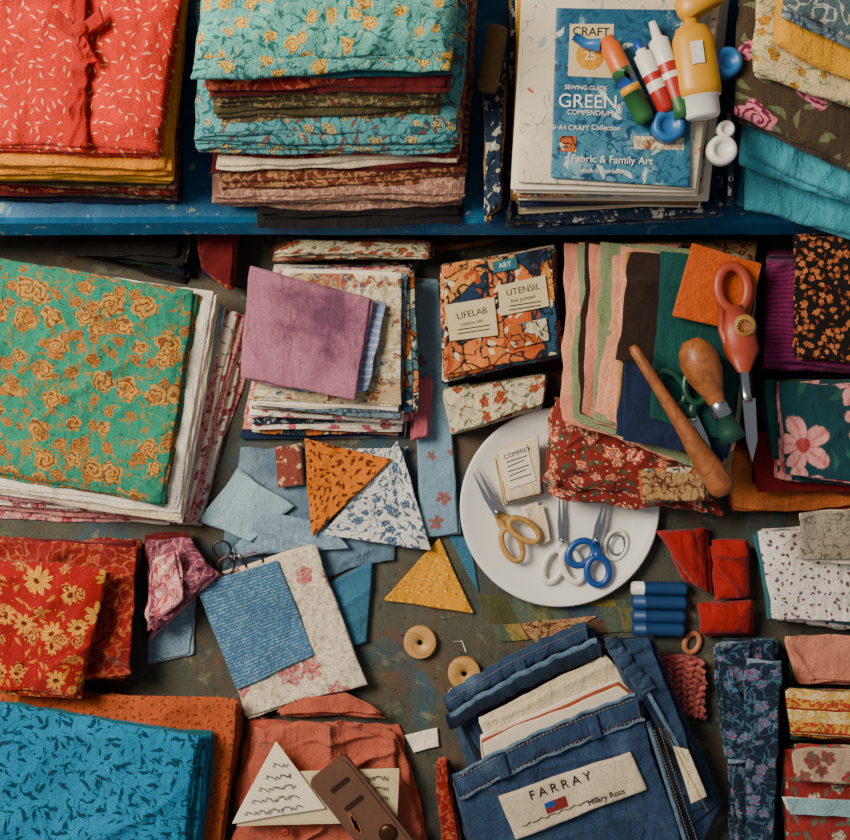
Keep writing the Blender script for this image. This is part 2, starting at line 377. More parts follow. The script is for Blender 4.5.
    def build(s,name):
        xs=[v[0] for v in s.v]; ys=[v[1] for v in s.v]; zs=[v[2] for v in s.v]
        c=((min(xs)+max(xs))/2,(min(ys)+max(ys))/2,min(zs))
        me=bpy.data.meshes.new(name)
        me.from_pydata([(v[0]-c[0],v[1]-c[1],v[2]-c[2]) for v in s.v],[],s.f)
        for m in s.mats: me.materials.append(m)
        me.polygons.foreach_set('material_index',s.m); me.polygons.foreach_set('use_smooth',s.sm)
        ul=me.uv_layers.new(name='UVMap')
        li=[0]*len(me.loops); me.loops.foreach_get('vertex_index',li)
        flat=[]
        for i in li: flat+=s.uv[i]
        ul.data.foreach_set('uv',flat)
        me.update()
        o=bpy.data.objects.new(name,me); o.location=c; SC.collection.objects.link(o)
        return o

SEED=[1]
TT=.0040
def stack_into(mb,top,bot,z0,z1,groups,jit=3,amp=.002,fr=9,wob=.0035,ridge=.005,droop=0,topn=44,n=12,rf=16,pj=1.3,mult=None,crease=0,low=.4,tt=None):
    SEED[0]+=1; sd=SEED[0]; rnd=random.Random(sd)
    if bot is None: bot=top
    if mult is None: mult=max(1,(z1-z0)/sum(g[1] for g in groups)/(tt or TT))
    gs=[(g[0],max(1,round(g[1]*mult)),g[2] if len(g)>2 else (0,0,0)) for g in groups]
    N=sum(g[1] for g in gs); wts=[rnd.uniform(.6,1.5) for _ in range(N)]; tot=sum(wts); k=0; z=z1
    for gi,g in enumerate(gs):
        ex=g[2]
        gj=[(rnd.uniform(-jit,jit),rnd.uniform(-jit,jit)) for _ in range(4)]
        if k==0: gj=[(0,0)]*4
        for a in range(g[1]):
            t=(z1-z0)*wts[k]/tot; zc=z-t/2; f=(z1-zc-(z1-z0)*wts[0]/tot/2)/max(1e-6,(z1-z0)); z-=t
            q=[]
            dr=(0,0) if k==0 else (rnd.uniform(-pj,pj),rnd.uniform(-pj,pj))
            for c in range(4):
                x=top[c][0]*(1-f)+bot[c][0]*f+gj[c][0]+dr[0]+rnd.uniform(-pj,pj)*.8*(k>0)
                y=top[c][1]*(1-f)+bot[c][1]*f+gj[c][1]+dr[1]+rnd.uniform(-pj,pj)*.8*(k>0)
                if c in(0,3): x+=ex[0]
                else: x+=ex[1]
                if c in(2,3): y+=ex[2]
                q.append(W(x,y,zc))
            sc=max(low,1-f) if N>1 else 1
            mb.slab(q,zc,t*1.02,g[0],n=topn if k==0 else n,seed=sd*50+k,zseed=sd*3.3,amp=amp*sc,fr=fr,wob=wob,ridge=ridge*sc,droop=droop*sc,rf=rf,crease=crease if k==0 else 0,minz=z0)
            k+=1
def stack(name,top,bot,z0,z1,groups,**kw):
    mb=MB(); stack_into(mb,top,bot,z0,z1,groups,**kw); return mb.build(name)
def poly(pts,z): return [W(x,y,z) for x,y in pts]

# ---------------------------------------------------------------- room / table / shelf
mb=MB(); mb.prism([(-.95,-.85),(.95,-.85),(.95,1.0),(-.95,1.0)],-.04,0,tablem)
for x in(-.88,.88):
    for y in(-.78,.93): mb.prism([(x-.035,y-.035),(x+.035,y-.035),(x+.035,y+.035),(x-.035,y+.035)],-.75,-.04,woodm)
mb.build('work_table')
mb=MB(); mb.prism([(-1.6,-1.6),(1.6,-1.6),(1.6,1.02),(-1.6,1.02)],-.8,-.75,floorm); mb.build('floor')
mb=MB(); mb.prism([(-1.6,1.02),(1.6,1.02),(1.6,1.08),(-1.6,1.08)],-.75,1.3,wallm); mb.build('wall_back')
mb=MB()
SZ=.14
ya=W(0,217,SZ)[1]; yb=W(0,223,SZ-.004)[1]; yc=W(0,235,SZ-.03)[1]
prof=[(ya,SZ),(yb,SZ-.004),(yc,SZ-.028),(yc+.006,SZ-.032),(.97,SZ-.032),(.97,SZ)]
V=[];U=[]
NX=40
for i in range(NX+1):
    x=-.72+1.44*i/NX
    for (y,z) in prof: V.append((x,y+.0015*NZ(Vector((x*9,y,1))),z)); U.append((x,y+z*1.0))
m_=len(prof); Fs=[]
for i in range(NX):
    for k in range(m_): Fs.append((i*m_+k,i*m_+(k+1)%m_,(i+1)*m_+(k+1)%m_,(i+1)*m_+k))
Fs+=[tuple(reversed(range(m_))),tuple(NX*m_+k for k in range(m_))]
mb.add(V,U,Fs,shelfm,False)
for x in(-.74,.72): mb.prism([(x,.3),(x+.02,.3),(x+.02,.97),(x,.97)],0,SZ+.02,shelfm)
mb.build('wall_shelf')
S1=SZ+.001
# ---------------------------------------------------------------- shelf contents
mb=MB()
stack_into(mb,[(-20,-30),(183,-30),(157,150),(-20,143)],[(-20,-30),(186,-30),(182,208),(-20,203)],S1,.29,
 [(red_leaf,2),(red_leaf,1,(0,-2,0)),(orangey,3,(0,5,10)),(yellow,2,(0,4,8)),(mustard,1,(0,2,4)),(orangey,1),(olive,1),(tanpr,1),(darkpr,2),(dkred,1),(olpr,1),(navy,2)],jit=2,amp=.006,ridge=.009,droop=.008,topn=70,wob=.004,rf=14)
z=.297
mb.slab([W(66,-28,z),W(88,-28,z),W(86,30,z),W(72,30,z)],z,.005,red_pl,n=24,seed=301,zseed=4,ridge=.007,rf=34,wob=.004,amp=.003)
mb.slab([W(72,30,z),W(86,30,z),W(88,148,z-.004),W(66,148,z-.004)],z-.001,.005,red_pl,n=34,seed=302,zseed=5,ridge=.009,rf=36,wob=.005,amp=.004)
mb.slab([W(58,10,z),W(76,22,z),W(76,36,z),W(54,24,z)],z+.004,.005,red_pl,n=20,seed=303,zseed=6,ridge=.006,rf=40,wob=.004)
mb.slab([W(82,22,z),W(100,8,z),W(104,22,z),W(84,36,z)],z+.004,.005,red_pl,n=20,seed=304,zseed=7,ridge=.006,rf=40,wob=.004)
mb.slab([W(76,34,z),W(84,34,z),W(98,62,z),W(88,66,z)],z+.003,.004,red_pl,n=20,seed=305,zseed=8,ridge=.005,rf=40,wob=.003)
mb.lathe([(0,.003),(.2,.007),(.5,.009),(.8,.007),(1,.003)],W3(72,29,z+.006),W3(88,29,z+.006),red_pl,flat=.6)
mb.build('tied_red_fabric_stack')

stack('floral_fabric_stack',[(200,-30),(456,-30),(447,50),(193,58)],[(225,-30),(480,-30),(462,226),(226,228)],S1,.36,
 [(tealfl,1),(tealfl,1,(-1,0,2)),(tealfl,1,(-1,0,0)),(teal,1,(4,0,0)),(darkpr,1,(6,-6,-2)),(dkred,1,(6,-6,0)),(olpr,3,(10,-12,-4)),(olive,1,(10,-12,-4)),(olpr,1,(10,-12,-2)),(tealfl2,1,(-4,2,6)),(tealfl2,3,(-10,4,8)),(darkpr,2,(4,4,-2)),(cream,1,(6,0,0)),(dkred,1),(brownpr,2,(2,2,2)),(pinkbr,2,(-5,4,4)),(cream,1),(pinkbr,1,(-2,4,4)),(dark,3,(30,-4,2))],amp=.008,ridge=.010,jit=4,droop=.013,topn=70,wob=.005,pj=2,tt=.0052,n=16)

stack('folded_print_fabric',[(510,-30),(720,-30),(718,214),(510,222)],[(508,-30),(722,-30),(720,218),(510,234)],S1,.18,[(navypr,2),(olpr,1),(navypr,2),(indigo,1),(bluegrey,2)],wob=.005,amp=.001,ridge=.001)
stack('paper_and_book_stack',[(526,-30),(722,-30),(696,190),(518,182)],[(516,-30),(728,-30),(702,206),(514,212)],.184,.262,
 [(paperpat,1),(paper,2),(paper2,1),(magpr,1),(paper,2),(yellow,1,(-3,0,-6)),(paper,1,(0,8,4)),(kraft,1),(indigo,1,(8,0,0)),(paper,2),(paper2,1)],amp=0,wob=.0006,jit=5,n=6,topn=12,ridge=0,tt=.0035)
mb=MB(); q=[(556,8),(692,10),(690,188),(551,178)]
mb.slab([W(x,y,.266) for x,y in q],.2665,.004,magblue,n=16,seed=4,amp=.0003,wob=.0003)
z=.2690
mb.prism(poly([(570,24),(614,24),(612,78),(568,76)],z),z-.0005,z+.0003,paper2)
c=W3(590,56,z); mb.prism([(c.x+.016*math.cos(a*.262),c.y+.016*math.sin(a*.262)) for a in range(24)],z,z+.0006,yellow)
mb.prism(poly([(560,136),(576,136),(576,152),(559,151)],z),z-.0005,z+.0003,comic)
mb.prism(poly([(634,136),(684,138),(684,150),(634,149)],z),z-.0005,z+.0003,magpr)
for t,x,y,s_,m in (('CRAFT',591,32,.014,ink),('GREEN',588,102,.022,inkw),('SEWING GUIDE',586,88,.007,inkw),('COMPENDIUM',590,113,.008,inkw),('A4 CRAFT',574,128,.008,inkw),('Collection',606,128,.008,inkw),('Fabric & Family Art',612,160,.012,inkw),('stitch it yourself',600,171,.007,inkw)):
    mb.text(t,x,y,z+.0006,s_,-2,m)
mb.text('25',590,56,z+.001,.014,0,inkw)
mb.build('craft_magazine')
stack('narrow_dark_fabric_pile',[(484,60),(503,58),(501,205),(488,215)],[(484,60),(504,60),(503,208),(486,226)],S1,.225,[(navypr,1),(mustard,1),(dark,2),(olpr,2),(navypr,2)],jit=1.5)
mb=MB(); mb.lathe([(0,.001),(0,.011),(.1,.0125),(.9,.0125),(1,.011),(1,.001)],W3(487,90,.24),W3(498,28,.24),kraft); mb.build('kraft_paper_roll')

def marker(a,b,r,segs,z=.27,flat=1):
    mb=MB(); prof=[(f,rr*r) for f,rr,m in segs]; mats=[m for f,rr,m in segs]
    zz=z+r*flat+.001
    mb.lathe(prof,W3(a[0],a[1],zz),W3(b[0],b[1],zz),None,mats=mats,flat=flat)
    return mb
marker((646,122),(606,38),.0115,[(0,.2,grpl),(0,.75,grpl),(.06,1,grpl),(.34,1,grpl),(.34,1.02,yelpl),(.42,1.02,yelpl),(.42,1,bluepl),(.52,1,bluepl),(.52,1,grpl),(.62,1,orpl),(.9,1,orpl),(.92,.8,orpl),(1,.7,orpl),(1,.2,orpl)]).build('marker_pen')
marker((668,112),(636,40),.0105,[(0,.2,redplas),(0,.7,redplas),(.06,1,redplas),(.3,1,whitepl),(.42,1,redplas),(.52,1,whitepl),(.8,1,whitepl),(.82,.6,whitepl),(.86,.6,bluepl),(1,.45,bluepl),(1,.1,bluepl)]).build('glue_tube')
marker((684,118),(652,22),.0115,[(0,.2,grpl),(0,.9,grpl),(.08,1,grpl),(.2,1,redplas),(.4,1,whitepl),(.46,1,redplas),(.56,1,whitepl),(.8,1,whitepl),(.84,.5,whitepl),(1,.35,whitepl),(1,.1,whitepl)]).build('paint_tube')
mb=marker((703,118),(690,18),.025,[(0,.15,whitepl),(0,.7,whitepl),(.03,.8,whitepl),(.2,.82,whitepl),(.21,.95,yelpl),(.3,1,yelpl),(.78,.95,yelpl),(.9,.7,yelpl),(.93,.3,yelpl),(1,.3,yelpl),(1,.05,yelpl)],z=.27,flat=.7)
z=.3065
mb.prism(poly([(690,42),(702,40),(705,62),(693,64)],z),z-.001,z+.0008,whitepl)
mb.build('yellow_glue_bottle')
def capdisc(name,x,y,z,r,h,mat):
    mb=MB(); c=W3(x,y,z)
    mb.lathe([(0,r*.2),(0,r),(.8,r),(1,r*.85),(1,r*.6),(.7,r*.5),(.7,r*.01)],c,c+Vector((0,0,h)),mat,seg=28); return mb.build(name)
capdisc('blue_bottle_cap',666,128,.270,.019,.016,ltbl)
capdisc('white_bottle_cap',720,152,.265,.017,.014,whitepl)
capdisc('small_white_cap',724,131,.265,.010,.012,whitepl)
capdisc('blue_jar_lid',724,66,.265,.017,.02,ltbl)
mb=MB(); mb.lathe([(0,.02),(.0,.026),(.3,.028),(.7,.026),(1,.012),(1,.001)],W3(704,12,.285),W3(690,-14,.285),yelpl,flat=.6); mb.build('yellow_squeeze_bottle')
mb=MB(); mb.tube([W3(574,36,.275),W3(586,44,.275),W3(600,45,.277)],.006,ltbl,radii=[.005,.006,.008]); mb.build('marker_cap')

mb=MB()
for (z1,z0,tl,bl,br,g,ttk) in (
 (.37,.345,790,(786,0),(880,46),[(greypr,1),(greypr,1)],.010),
 (.345,.325,790,(784,14),(880,58),[(bluegrey,1),(greypr,1)],.010),
 (.325,.300,776,(776,40),(880,90),[(yellow,1),(yellow,1)],.012),
 (.300,.275,758,(758,72),(880,116),[(creamye,1),(cream,1),(creamye,1)],.008),
 (.275,.230,742,(738,112),(880,182),[(brownfl,1),(brownfl,1,(2,0,4)),(brownfl,1,(0,0,6))],.014),
 (.230,.185,750,(747,158),(880,212),[(turq,1),(turq,1,(-3,0,4)),(turq,1)],.014),
 (.185,S1,748,(742,206),(880,240),[(turq,1),(turq,1,(-3,0,2)),(turq,1)],.014)):
    stack_into(mb,[(tl,-30),(880,-30),br,bl],None,z0,z1,g,jit=2,wob=.006,amp=.005,ridge=.008,topn=44,n=30,tt=ttk,droop=.004)
mb.build('rolled_fabric_stack')
stack('narrow_navy_fabric_pile',[(727,90),(732,90),(732,205),(728,205)],None,S1,.2,[(navypr,2),(dark,2)],jit=.5,wob=.001)

# ---------------------------------------------------------------- middle row
stack('folded_dark_fabric',[(60,222),(190,226),(180,262),(60,250)],[(60,222),(195,226),(190,280),(60,250)],0,.05,[(dark,1),(olpr,1),(darkgreen,1),(navy,1),(dark,1)],jit=4,ridge=.008,wob=.006)
stack('folded_maroon_fabric',[(200,230),(236,228),(232,286),(204,272)],None,0,.06,[(dkred,1),(redpr,1),(dkred,1),(navy,1)],jit=4,ridge=.01,wob=.005)
stack('green_floral_fabric_stack',[(-20,255),(192,290),(160,503),(-20,466)],[(-20,266),(260,322),(203,530),(-20,520)],0,.095,
 [(greenfl,2),(greenfl,1),(white,2,(0,6,6)),(cream,1,(0,4,8)),(white,1,(0,4,8)),(paleblue,2,(0,2,0)),(pinkpr,1),(whitepr,1,(0,3,0)),(pinkpr,2),(pink,1),(whitepr,1),(pinkpr,1)],amp=.007,ridge=.008,droop=.006,topn=70,wob=.004,crease=.0012,n=18,pj=1.8,tt=.0038)
mb=MB()
stack_into(mb,[(290,274),(400,276),(400,404),(252,398)],[(282,266),(410,266),(405,440),(246,438)],0,.088,
 [(magpr,1),(paper,1),(bluegrey,1,(4,4,4)),(comic,1,(0,8,2)),(paperpat,1,(0,-6,-2)),(tanpr,1,(0,6,4)),(whitepr,1),(white,1),(pinkpr,1,(0,4,0)),(navypr,1),(whitepr,1,(0,-4,0)),(cream,1),(comic,1),(salmon,1),(indigo,1),(white,1)],amp=.003,wob=.003,jit=6,ridge=.003,pj=2.2,tt=.0030)
mb.build('fabric_and_magazine_stack')
bws=F('blue_white_stripe','8490b0',[('stripe',1,90,.3,'a8b0c0')])
stack('folded_pleated_cloth',[(300,292),(384,303),(368,390),(300,390)],None,.094,.103,[(bws,1),(bws,1),(bws,1)],amp=.002,wob=.006,ridge=.003,jit=3)
stack('folded_purple_cloth',[(250,266),(374,300),(354,399),(242,378)],None,.105,.117,[(purple,1),(purple,1),(purple,1)],jit=1,amp=.005,ridge=.006,crease=.0008,topn=60)
stack('folded_cream_fabric',[(300,242),(428,246),(428,258),(276,256)],[(272,237),(432,241),(430,260),(272,260)],0,.08,[(creamfl,2),(salmon,1),(tanpr,2),(darkpr,2),(cream,1)],jit=3)
stack('folded_pink_fabric',[(414,380),(430,378),(427,436),(413,438)],None,.018,.04,[(F('rose','b4646e'),3)],jit=1)
stack('folded_blue_fabric',[(414,280),(440,281),(459,532),(420,536)],None,0,.015,[(skyfl,1),(paleblue,1)],jit=1,amp=.002,ridge=.006)
mb=MB(); mb.lathe([(0,.001),(0,.006),(.9,.005),(1,.002)],W3(436,249,.008),W3(500,240,.008),woodm); mb.build('wooden_stick')
mb=MB()
stack_into(mb,[(443,268),(551,248),(560,354),(444,376)],[(443,265),(553,246),(560,358),(444,382)],0,.086,[(oranblue,1),(oranblue,1),(comic,1),(cream,1),(oranblue,1),(comic,1),(white,1),(dkbrown,1),(comic,1),(navypr,1)],jit=3,amp=.0015,ridge=.0015,wob=.0025,pj=1.8,tt=.0035)
z=.0890
for (pts,lines) in (([(498,286),(545,275),(549,306),(500,316)],('UTENSIL','FURKEPLAIN')),([(445,305),(494,297),(498,335),(450,341)],('LIFELAB',''))):
    mb.prism(poly(pts,z),z-.004,z+.0006,paper2)
    cx=sum(p[0] for p in pts)/4; cy=sum(p[1] for p in pts)/4
    mb.text(lines[0],cx,cy-6,z+.0008,.012,12,ink)
    mb.text('fine printed' if lines[1] else 'cotton set',cx,cy+3,z+.0008,.007,12,ink)
    for k in range(2): mb.prism(poly([(cx-14,cy+10+k*4),(cx+18,cy+5+k*4),(cx+18,cy+6+k*4),(cx-14,cy+11+k*4)],z),z,z+.001,ink)
mb.prism(poly([(492,262),(516,257),(518,268),(494,273)],z),z-.004,z+.0006,F('booklet_teal','3a7480'))
mb.text('ART',505,265,z+.0008,.009,12,inkw)
mb.prism(poly([(508,326),(546,318),(549,340),(512,349)],z),z-.004,z+.0006,comic)
mb.build('printed_booklet_and_fabric_bundle')
stack('folded_floral_fabric',[(445,392),(546,376),(543,404),(453,432)],[(443,390),(548,376),(539,412),(450,434)],0,.05,[(creamfl,1),(creamfl,1),(cream,1),(creamfl,2)],jit=2)

stack('folded_brown_fabric',[(564,243),(756,243),(750,402),(582,400)],None,0,.040,[(tanpr,2),(dkbrown,2),(rust,2)],jit=3,amp=.001,ridge=.001)
mb=MB(); c=W3(558,506,0); R=.138
pr=[(0,.001),(0,.075),(.15,.08),(.55,.11),(.9,R-.002),(1,R),(1.0,R-.003),(.8,R-.012),(.5,.108),(.36,.09),(.3,.07),(.3,.001)]
mb.lathe(pr,c,c+Vector((0,0,.02)),ceramic,seg=96); mb.build('dinner_plate')
mb=MB()
stack_into(mb,[(552,406),(650,406),(712,498),(548,478)],[(548,405),(665,405),(716,520),(552,506)],.045,.078,[(redgreen,1),(redgreen,1,(0,0,5)),(redgreen,1,(0,3,8)),(redgreen,1)],jit=6,wob=.014,amp=.008,ridge=.026,rf=34,topn=80,n=50,droop=.010,tt=.008)
mb.build('crumpled_floral_fabric')
mb=MB()
stack_into(mb,[(664,255),(752,262),(726,440),(648,420)],[(562,243),(758,262),(728,482),(552,412)],.100,.142,
 [(dteal,2),(dkbrown,1,(-14,0,-60)),(indigo,2,(-6,0,14)),(ochre,1,(-6,0,-10)),(peach,2,(-2,0,0)),(peach,1),(palegreen,1),(salmon,2),(dkbrown,1),(palegreen,1),(peach,1),(salmon,1)],jit=7,pj=3,amp=.007,ridge=.012,wob=.007,topn=50,n=34,tt=.0028)
mb.build('fanned_fabric_stack')
stack('folded_salmon_fabric',[(576,248),(680,246),(660,300),(572,396)],None,.047,.091,[(salmon,2),(olpr,2),(peach,2)],jit=2,amp=.001,ridge=.001)
stack('folded_printed_fabric',[(640,470),(702,472),(706,500),(642,502)],None,.094,.106,[(tanpr,1),(comic,1),(rust,1)],jit=3,wob=.004,ridge=.003)
stack('orange_felt_square',[(692,243),(762,264),(746,333),(672,316)],None,.152,.155,[(orangef,1)],amp=.001,ridge=.002,wob=.001)
mb=MB(); z=.174
mb.lathe([(0,.001),(0,.004),(.03,.0065),(.3,.0075),(.55,.010),(.8,.016),(.95,.0165),(.99,.013),(1,.005),(1,.001)],W3(632,346,z),W3(726,494,z),woodm); mb.build('wooden_dowel')
mb=MB()
mb.lathe([(0,.001),(.0,.010),(.08,.0195),(.2,.024),(.36,.022),(.52,.014),(.62,.010),(.63,.011),(.75,.013),(.76,.010),(.9,.015),(1,.016),(1,.001)],W3(690,340,.181),W3(733,440,.176),None,
 mats=[woodm]*6+[steel,steel,steel,greenpl,greenpl,greenpl,greenpl]); mb.build('wooden_stamp_brush')
def ring(mb,cx,cy,rx,ry,rot,z,r,mat,flat=.7,n=24):
    pts=[]
    for i in range(n):
        t=2*math.pi*i/n; a=rx*math.cos(t); b=ry*math.sin(t); ca,sa=math.cos(rot),math.sin(rot)
        pts.append(W3(cx+a*ca-b*sa,cy+a*sa+b*ca,z))
    mb.tube(pts,r,mat,closed=True,flat=flat)
def scissors(name,piv,tip,h1,h2,z,hm,rx,ry,r=.0035,spread=4,bw=5):
    mb=MB(); P=Vector(piv);T=Vector(tip); d=(T-P).normalized(); nrm=Vector((-d.y,d.x))
    for sgn,h,dz in((1,h1,0),(-1,h2,.0022)):
        tipp=T+nrm*sgn*spread
        a=P-d*6+nrm*-sgn*bw*.6; b=P-d*6+nrm*sgn*bw*.8; c_=P+(T-P)*.35+nrm*sgn*(bw*.9+spread*.35)
        mb.prism(poly([a,(P.x-nrm.x*sgn*bw*.2,P.y-nrm.y*sgn*bw*.2),tipp,c_,b],z),z+dz,z+dz+.0018,steel)
        hc=Vector(h); dh=(hc-P).normalized()
        st=P-d*3; en=hc-dh*ry*.85
        mb.tube([W3(st.x,st.y,z+dz+.002),W3((st.x+en.x)/2+nrm.x*sgn*-1.5,(st.y+en.y)/2,z+dz+.002),W3(en.x,en.y,z+dz+.002)],r*1.3,hm,flat=.6)
        ring(mb,hc.x,hc.y,rx,ry,math.atan2(dh.y,dh.x)-math.pi/2,z+dz+.003,r,hm)
    c=W3(P.x,P.y,z); mb.lathe([(0,.0035),(.8,.0035),(1,.002),(1,.0005)],c,c+Vector((0,0,.007)),steel,seg=14)
    return mb.build(name)
scissors('green_handled_scissors',(693,420),(714,474),(670,388),(698,384),.150,greenpl,13,19,.0045,bw=6)
mb=MB(); z=.167
ring(mb,733,288,15,22,-.1,z,.0065,brickred)
mb.tube([W3(734,306,z),W3(738,330,z),W3(742,352,z),W3(744,372,z)],.01,brickred,flat=.6,radii=[.012,.021,.022,.008])
mb.tube([W3(721,300,z),W3(722,330,z),W3(732,356,z)],.005,brickred,flat=.7)
c=W3(744,326,z+.006); mb.lathe([(0,.014),(.6,.014),(1,.010),(1,.001)],c,c+Vector((0,0,.009)),tanw,seg=24)
for i in range(7):
    a=i*.9; mb.tube([W3(744+7*math.cos(a),326+7*math.sin(a),z+.0155),W3(744-7*math.cos(a),326-7*math.sin(a),z+.0155)],.0012,woodm)
mb.tube([W3(743,366,z),W3(746,392,z),W3(748,402,z)],.006,steel,flat=.6,radii=[.007,.006,.007])
mb.prism(poly([(742,400),(755,398),(757,440),(752,462),(746,440)],z),z-.002,z+.002,steel)
mb.build('rotary_cutter')

mb=MB()
for i,(zz,m) in enumerate([(.012,cream),(.018,kraft),(.024,paper2),(.030,comic),(.036,cream)]):
    q=[(494+i,460-i*2),(534+i,446-i*3),(545-i,494),(503+i,506-i)]
    mb.slab([W(x,y,zz) for x,y in q],zz,.0062,m,n=8,seed=90+i,amp=.0004,wob=.0012)
z=.0400
mb.prism(poly([(499,452),(526,443),(536,480),(510,489)],z),z-.001,z+.0006,paper)
mb.text('COMFREY',517,453,z+.001,.0085,20,ink)
for k in range(5): mb.prism(poly([(506+k,462+k*4.6),(527+k-(k%2)*4,455+k*4.6),(527.3+k-(k%2)*4,456+k*4.6),(506.3+k,463+k*4.6)],z),z,z+.0008,ink)
mb.build('labelled_seed_packet')
scissors('wooden_handled_scissors',(497,512),(474,468),(512,545),(524,530),.021,tanw,9,17,.0042,spread=3,bw=5)
scissors('white_handled_scissors',(562,540),(561,492),(553,566),(572,566),.013,whitepl,9,17,.0048,spread=2,bw=4)
scissors('blue_handled_scissors',(596,540),(606,500),(581,553),(598,571),.019,bluepl,11,14,.0048,spread=2,bw=5)
mb=MB(); ring(mb,616,545,11,15,.3,.013,.0025,whitepl); ring(mb,617,545,7,10,.3,.0135,.0015,steel); mb.build('measuring_tape_ring')
stack('folded_ribbon',[(524,508),(542,504),(550,538),(538,546)],None,.012,.018,[(cream,1),(white,1),(tanpr,1)],jit=1,ridge=.002)

# right side stacks
stack('folded_magenta_cloth',[(768,262),(880,262),(880,374),(765,366)],[(766,250),(880,250),(880,374),(764,368)],0,.115,[(magenta,1),(magenta,1,(-2,0,3)),(magenta,1,(2,0,0)),(F('violet','50204a'),1),(magenta,1),(magenta,1),(plum,1),(magenta,2)],jit=3,wob=.005,ridge=.012,amp=.005,tt=.009,n=26,topn=50)
stack('folded_black_floral_cloth',[(795,238),(880,234),(880,362),(796,356)],None,.124,.145,[(blackfl,1),(blackfl,1),(blackfl,1)],jit=2,amp=.005,ridge=.005)
stack('folded_orange_cloth',[(724,452),(880,440),(880,505),(735,508)],[(726,445),(880,440),(880,512),(726,512)],0,.035,[(orangecl,2),(coral,1),(rust,2)],jit=4,ridge=.008,wob=.005)
stack('folded_crimson_cloth',[(752,432),(880,434),(880,494),(756,486)],None,.040,.062,[(crimson,1),(crimson,1),(dkred,1)],jit=4,ridge=.008,amp=.003,wob=.007)
stack('folded_teal_floral_cloth',[(778,382),(880,384),(880,488),(784,474)],[(768,384),(880,384),(880,490),(776,478)],.073,.108,[(tealpk,1),(tealpk,1),(dteal,1,(-8,0,-20)),(indigo,1,(-6,0,-20)),(tealpk,1)],jit=2,amp=.004,ridge=.006,topn=50)
stack('folded_green_fabric',[(764,384),(880,384),(880,424),(764,420)],None,0,.066,[(dteal,2),(navy,1),(teal,2)],jit=2)

# ---------------------------------------------------------------- left lower
stack('folded_red_fabric',[(-20,542),(136,546),(126,676),(-20,672)],[(-20,540),(137,542),(130,680),(-20,680)],0,.075,[(redpr,1),(redpr,1),(dkred,1),(redpr,2),(crimson,1),(darkpr,2)],jit=4,wob=.007,amp=.007,ridge=.016,topn=60,n=24,tt=.006)
stack('folded_red_floral_fabric',[(-20,556),(106,572),(74,696),(-20,688)],None,.089,.116,[(redfl,1),(redfl,1),(redfl,1)],jit=3,amp=.006,ridge=.010,wob=.005,droop=.008,topn=60)
mb=MB()
stack_into(mb,[(150,540),(190,536),(216,574),(152,630)],[(150,538),(190,536),(216,577),(150,636)],0.013,.05,[(plum,1),(pinkpr,1),(plum,1),(dkred,1),(pink,1)],jit=4,wob=.005,amp=.007,ridge=.018,rf=28,topn=60,n=24)
stack_into(mb,[(152,560),(176,548),(184,600),(154,622)],None,.058,.070,[(pinkpr,1),(plum,1)],jit=3,wob=.005,amp=.004,ridge=.012,rf=28,topn=40,n=24)
mb.build('crumpled_plum_fabric')
stack('pale_denim_scrap',[(150,610),(196,590),(190,655),(148,665)],None,0,.010,[(denim_pale,1),(paleblue,1)],jit=6,wob=.005)
stack('folded_rust_fabric',[(40,692),(240,704),(214,880),(-20,880)],[(-20,692),(240,706),(216,880),(-20,880)],0,.06,[(rust,1),(rust,1),(rust,1),(orangey,1),(rust,2),(coral,1),(rust,1)],jit=4,ridge=.007,pj=2.4,wob=.004)
stack('folded_blue_floral_fabric',[(-20,702),(197,738),(180,880),(-20,880)],[(-20,700),(214,736),(204,880),(-20,880)],.068,.120,[(bluesp,1),(bluesp,1),(teal,1),(bluesp,1),(blue,2),(teal,1)],jit=2,amp=.006,ridge=.009,topn=70,wob=.005,droop=.004)

# ---------------------------------------------------------------- centre loose cloths
stack('crumpled_denim_sheet',[(238,446),(409,448),(395,560),(218,598)],None,0,.006,[(denim_tab,1)],amp=.003,ridge=.008,wob=.010,topn=60,mult=1)
stack('folded_blue_cloth',[(300,600),(373,562),(366,642),(330,650)],None,.001,.012,[(medblue,1),(medblue,1)],jit=1,ridge=.004)
def tri(mb,a,b,c,z,t,mat,n=30,**k):
    m=((a[0]+c[0])/2,(a[1]+c[1])/2)
    mb.slab([W(*p,z) for p in (a,b,c,m)],z,t,mat,n=n,**k)
stack('folded_denim_scrap',[(200,522),(238,470),(293,506),(252,542)],None,.013,.018,[(paleblue,1),(denim_pale,1)],jit=2,ridge=.008,mult=1)
stack('light_blue_scrap',[(262,512),(330,520),(350,545),(225,560)],None,.013,.016,[(denim_pale,1)],wob=.006,ridge=.006,mult=1)
stack('small_red_booklet',[(275,447),(300,444),(303,484),(278,488)],None,.012,.020,[(F('brick','84463a',[('blotch',60,.56,'c8a888')]),1),(paper,1),(cream,1)],jit=1,amp=0,ridge=0,wob=.0005,mult=1)
mb=MB(); tri(mb,(398,440),(432,551),(322,534),.021,.003,bluetoile,seed=3,amp=.001,ridge=.004); mb.build('blue_print_fabric_triangle')
stack('blue_print_scrap',[(322,500),(380,470),(410,446),(340,446)],None,.012,.015,[(bluetoile,1)],ridge=.002,mult=1)
mb=MB(); tri(mb,(304,437),(392,459),(312,537),.028,.004,oranblk,seed=5,amp=.0015,ridge=.004); mb.build('orange_print_fabric_triangle')
mb=MB(); tri(mb,(440,538),(474,614),(383,600),.005,.004,yeldot,seed=6,amp=.001,ridge=.003,minz=.001); mb.build('yellow_dotted_fabric_triangle')
mb=MB()
stack_into(mb,[(197,582),(315,546),(367,683),(246,717)],None,.018,.029,[(creambd,1),(creambd,1),(cream,1)],jit=1.5,amp=.0015,ridge=.003,topn=50,crease=.0006)
